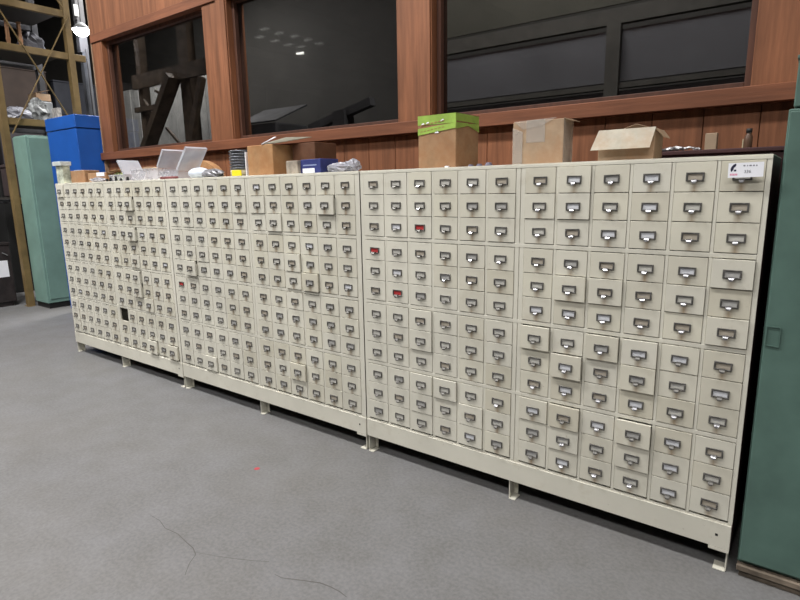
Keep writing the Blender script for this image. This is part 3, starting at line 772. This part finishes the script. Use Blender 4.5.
# dark machine with a paper label at the frame edge
mc = thing('dark_steel_crate', 'dark steel crate with a white paper notice beside the foot of the yellow rack', 'crate', (-9.25, .28, 0))
b = MB(); b.box(-.28, .30, -.50, .34, .06, .86, 0, .01); b.box(-.25, .27, -.46, .30, 0, .06, 0); b.box(-.29, .31, -.51, .35, .86, .90, 0, .006); b.build('body', simple('dark_brown_steel', (.028, .022, .022), .5, var=.4), mc)
b = MB(); b.box(.3005, .303, .10, .29, .42, .65); b.build('paper_notice', m_white, mc)
b = MB(); b.bar((.305, .24, .76), (.305, .30, .72), .03, .01); b.build('latch', m_grey, mc)
b = MB(); b.lathe([(0, 0), (.17, 0), (.18, .03), (.18, .16), (.15, .19), (0, .20)], 20); b.box(-.2, .2, -.02, .02, .2, .23)
item('round_drum', 'low dark drum on top of the dark steel crate', 'drum', b, m_black, (-9.22, .42, .90))
b = MB(); b.box(-.5, .5, -.2, .2, 0, 1.9, 0, .01); b.box(-.52, .52, -.22, .22, 1.9, 1.94, 0, .004)
item('dark_cabinet', 'tall dark cabinet behind the yellow rack', 'cabinet', b, m_black, (-10.6, 1.2, 0))
# crates stacked on the floor further off
sh = [(.045, .04, .045), (.04, .026, .02), (.02, .022, .03), (.035, .032, .03)]
k = 0
for yy in (1.15, 2.25, 3.3, 4.35):
    z = 0
    for q in range(5):
        hh = R.uniform(.6, .95); wv = R.uniform(.42, .52); b = MB(); b.box(-wv, wv, -wv, wv, 0, hh, 0, .01); b.box(-wv-.01, wv+.01, -wv-.01, wv+.01, hh, hh+.03, 0, .004)
        tag(b.build('storage_crate', simple('crate_tone_%d' % k, sh[k % 4], .7), loc=(-12.6, yy, z)), 'dim storage crate in the stacks far behind the yellow rack', 'crate', 'crates stacked far behind'); k += 1; z += hh+.031
# column, lamp and notice beyond the wall corner
cl = thing('steel_column', 'thin grey steel column with pipes beyond the wooden wall corner', 'column', (-9.35, 2.16, 0))
b = MB(); b.box(-.05, .05, -.05, .05, .01, 3.7, 0, .004); b.box(-.1, .1, -.1, .1, 0, .01); b.build('shaft', simple('light_grey_paint', (.07, .075, .085), .7), cl)
b = MB(); b.cyl((.08, .0, .3), (.08, 0, 3.75), .015); b.build('conduit', m_dim, cl)
b = MB(); b.box(-.02, .09, -.09, -.07, 4.15, 4.4); b.box(-.05, .05, -.07, .05, 3.7, 7.2); b.build('upper_shaft', m_dim, cl)
b = MB(); b.box(.09, .10, -.12, -.04, 4.20, 4.36, 0); b.build('notice_plate', simple('dull_notice', (.40, .41, .40), .8), cl)
lp = thing('hanging_lamp', 'glaring white work lamp hanging between the yellow rack and the wall corner', 'lamp', (-9.05, 2.02, 3.96))
b = MB(); b.lathe([(.03, .10), (.06, .08), (.14, .0), (.135, .0), (.055, .07)], 20); b.build('lamp_shade', m_grey, lp)
b = MB(); b.lathe([(0, -.10), (.07, -.075), (.115, -.02), (.12, .0), (0, .03)], 20); b.build('bulb', mat_emit('lamp_glow', (.92, .93, 1.0), 60), lp)
b = MB(); b.cyl((0, 0, .1), (0, 0, 3.2), .008, n=8); b.build('cord', m_black, lp)

# machinery behind the left window
mf = thing('steel_gantry', 'brown steel frame with slanted beams seen through the left window', 'machine frame', (-7.6, 2.6, 0))
mbm = simple('brown_primer_steel', (.085, .060, .040), .7, var=.3)
def pm(x, z, dy=0): return (x+7.6, dy, z)
for a, c, w_ in (((-8.50, 0), (-8.50, 5.2), .12), ((-7.30, 0), (-7.30, 5.2), .24), ((-6.5, 0), (-6.5, 5.2), .12)):
    MB().bar(pm(*a), pm(*c), w_, .12).build('post', mbm, mf)
for a, c, w_ in (((-8.55, 3.20), (-6.4, 3.20), .20), ((-8.55, 2.80), (-8.0, 2.80), .07)):
    b = MB(); b.bar(pm(*a, -.13), pm(*c, -.13), .06, w_); b.build('beam', mbm, mf)
MB().bar(pm(-8.3, 2.12, -.2), pm(-7.35, 3.15, -.2), .20, .1).build('slanted_beam', mbm, mf)
MB().bar(pm(-7.05, 2.30, -.2), pm(-6.7, 3.05, -.2), .07, .1).build('slanted_beam', mbm, mf)
for a, c in (((-8.45, 2.95), (-8.15, 2.65)), ((-8.3, 2.1), (-7.9, 3.0)), ((-7.9, 2.5), (-7.45, 2.15)), ((-8.1, 3.05), (-7.7, 2.9))): MB().bar(pm(*a, -.05), pm(*c, -.05), .035).build('rod', mbm, mf)
b = MB()
for k in range(26): b.box(-11.4+k*.145, -11.4+k*.145+.144, 3.4+.006*(k % 2), 3.43+.006*(k % 2), .0, 3.42)
tag(b.build('pale_screen', simple('pale_grey_sheet', (.42, .42, .40), .7)), 'pale grey sheet screen behind the brown frame in the left window', 'screen')

m_cov = simple('dusty_grey_cover', (.06, .06, .063), .8, var=.3, scale=3)
b = MB(); b.box(-.45, .45, -.3, .3, 0, 2.45, 0, .02); b.quad_slab((-.45, -.3, 2.46), (.45, -.3, 2.46), (.45, .3, 2.72), (-.45, .3, 2.72), .02)
tag(b.build('covered_machine', m_cov, loc=(-6.3, 3.2, 0)), 'dim covered machine behind the middle window, at its left side', 'machine')
b = MB(); b.box(-.6, .6, -.25, .25, 0, 2.30, 0, .02); b.bar((-.6, 0, 2.37), (.5, 0, 2.62), .10, .1); b.box(-.1, .1, -.1, .1, 2.3, 2.55)
tag(b.build('hoist_frame', m_cov, loc=(-5.0, 3.3, 0)), 'dim hoist frame behind the middle window, near its centre', 'hoist')

# ---------------------------------------------------------------- lamps and fill lights
def area(name, loc, sx, sy, e, col=(1, .98, .96), rot=(0, 0, 0)):
    l = bpy.data.lights.new(name, 'AREA'); l.shape = 'RECTANGLE'; l.size = sx; l.size_y = sy; l.energy = e; l.color = col
    o = bpy.data.objects.new(name, l); C.objects.link(o); o.location = loc; o.rotation_euler = rot; return o
for (x, y, e) in ((.8, -2.0, 110), (-2.2, -2.0, 150), (-5.0, -1.8, 330), (-8.0, -2.3, 190), (-.8, -6, 130), (-4.5, -6, 160), (-8.5, -6, 160), (-12, -2.5, 120), (2.5, -5.5, 110)):
    area('ceiling_lamp', (x, y, 6.6), 1.6, .4, e)
area('ceiling_lamp', (-11.5, 1.5, 6.6), 1.5, .5, 15)
area('inner_room_fill', (-2.0, 2.0, 6.6), 2, .5, 430)  # unseen fill added to brighten the partition behind the glass
area('inner_room_fill', (-8.6, 3.05, 5.2), .8, .3, 260)  # unseen fill added so the screen shows lit behind the gantry
LM = mat_emit('skylight_glow', (.9, .92, .85), 1.1)
for k, (x, y) in enumerate(((-15.5, -8.75), (-15.5, -9.4), (-15.4, -10), (-15.4, -10.65), (-15.45, -11.3), (-16.4, -9.3), (-16.4, -10), (-16.45, -10.7), (-16.3, -11.2), (-17.1, -11.9))):
    b = MB(); b.box(-.17, .17, -.07, .07, -.02, .0)
    tag(b.build('ceiling_light', LM if k != 9 else mat_emit('bright_lamp_glow', (1, .98, .9), 25), loc=(x, y, 6.88)), 'small lamp panel on the hall ceiling reflected in the middle window', 'lamp', 'small hall ceiling lamps')

w = bpy.data.worlds.new('world'); bpy.context.scene.world = w; w.use_nodes = True
w.node_tree.nodes['Background'].inputs[0].default_value = (.5, .52, .55, 1); w.node_tree.nodes['Background'].inputs[1].default_value = .2
vs_ = bpy.context.scene.view_settings
vs_.view_transform = 'Standard'; vs_.look = 'None'; vs_.gamma = 1; vs_.use_curve_mapping = False; vs_.exposure = .12
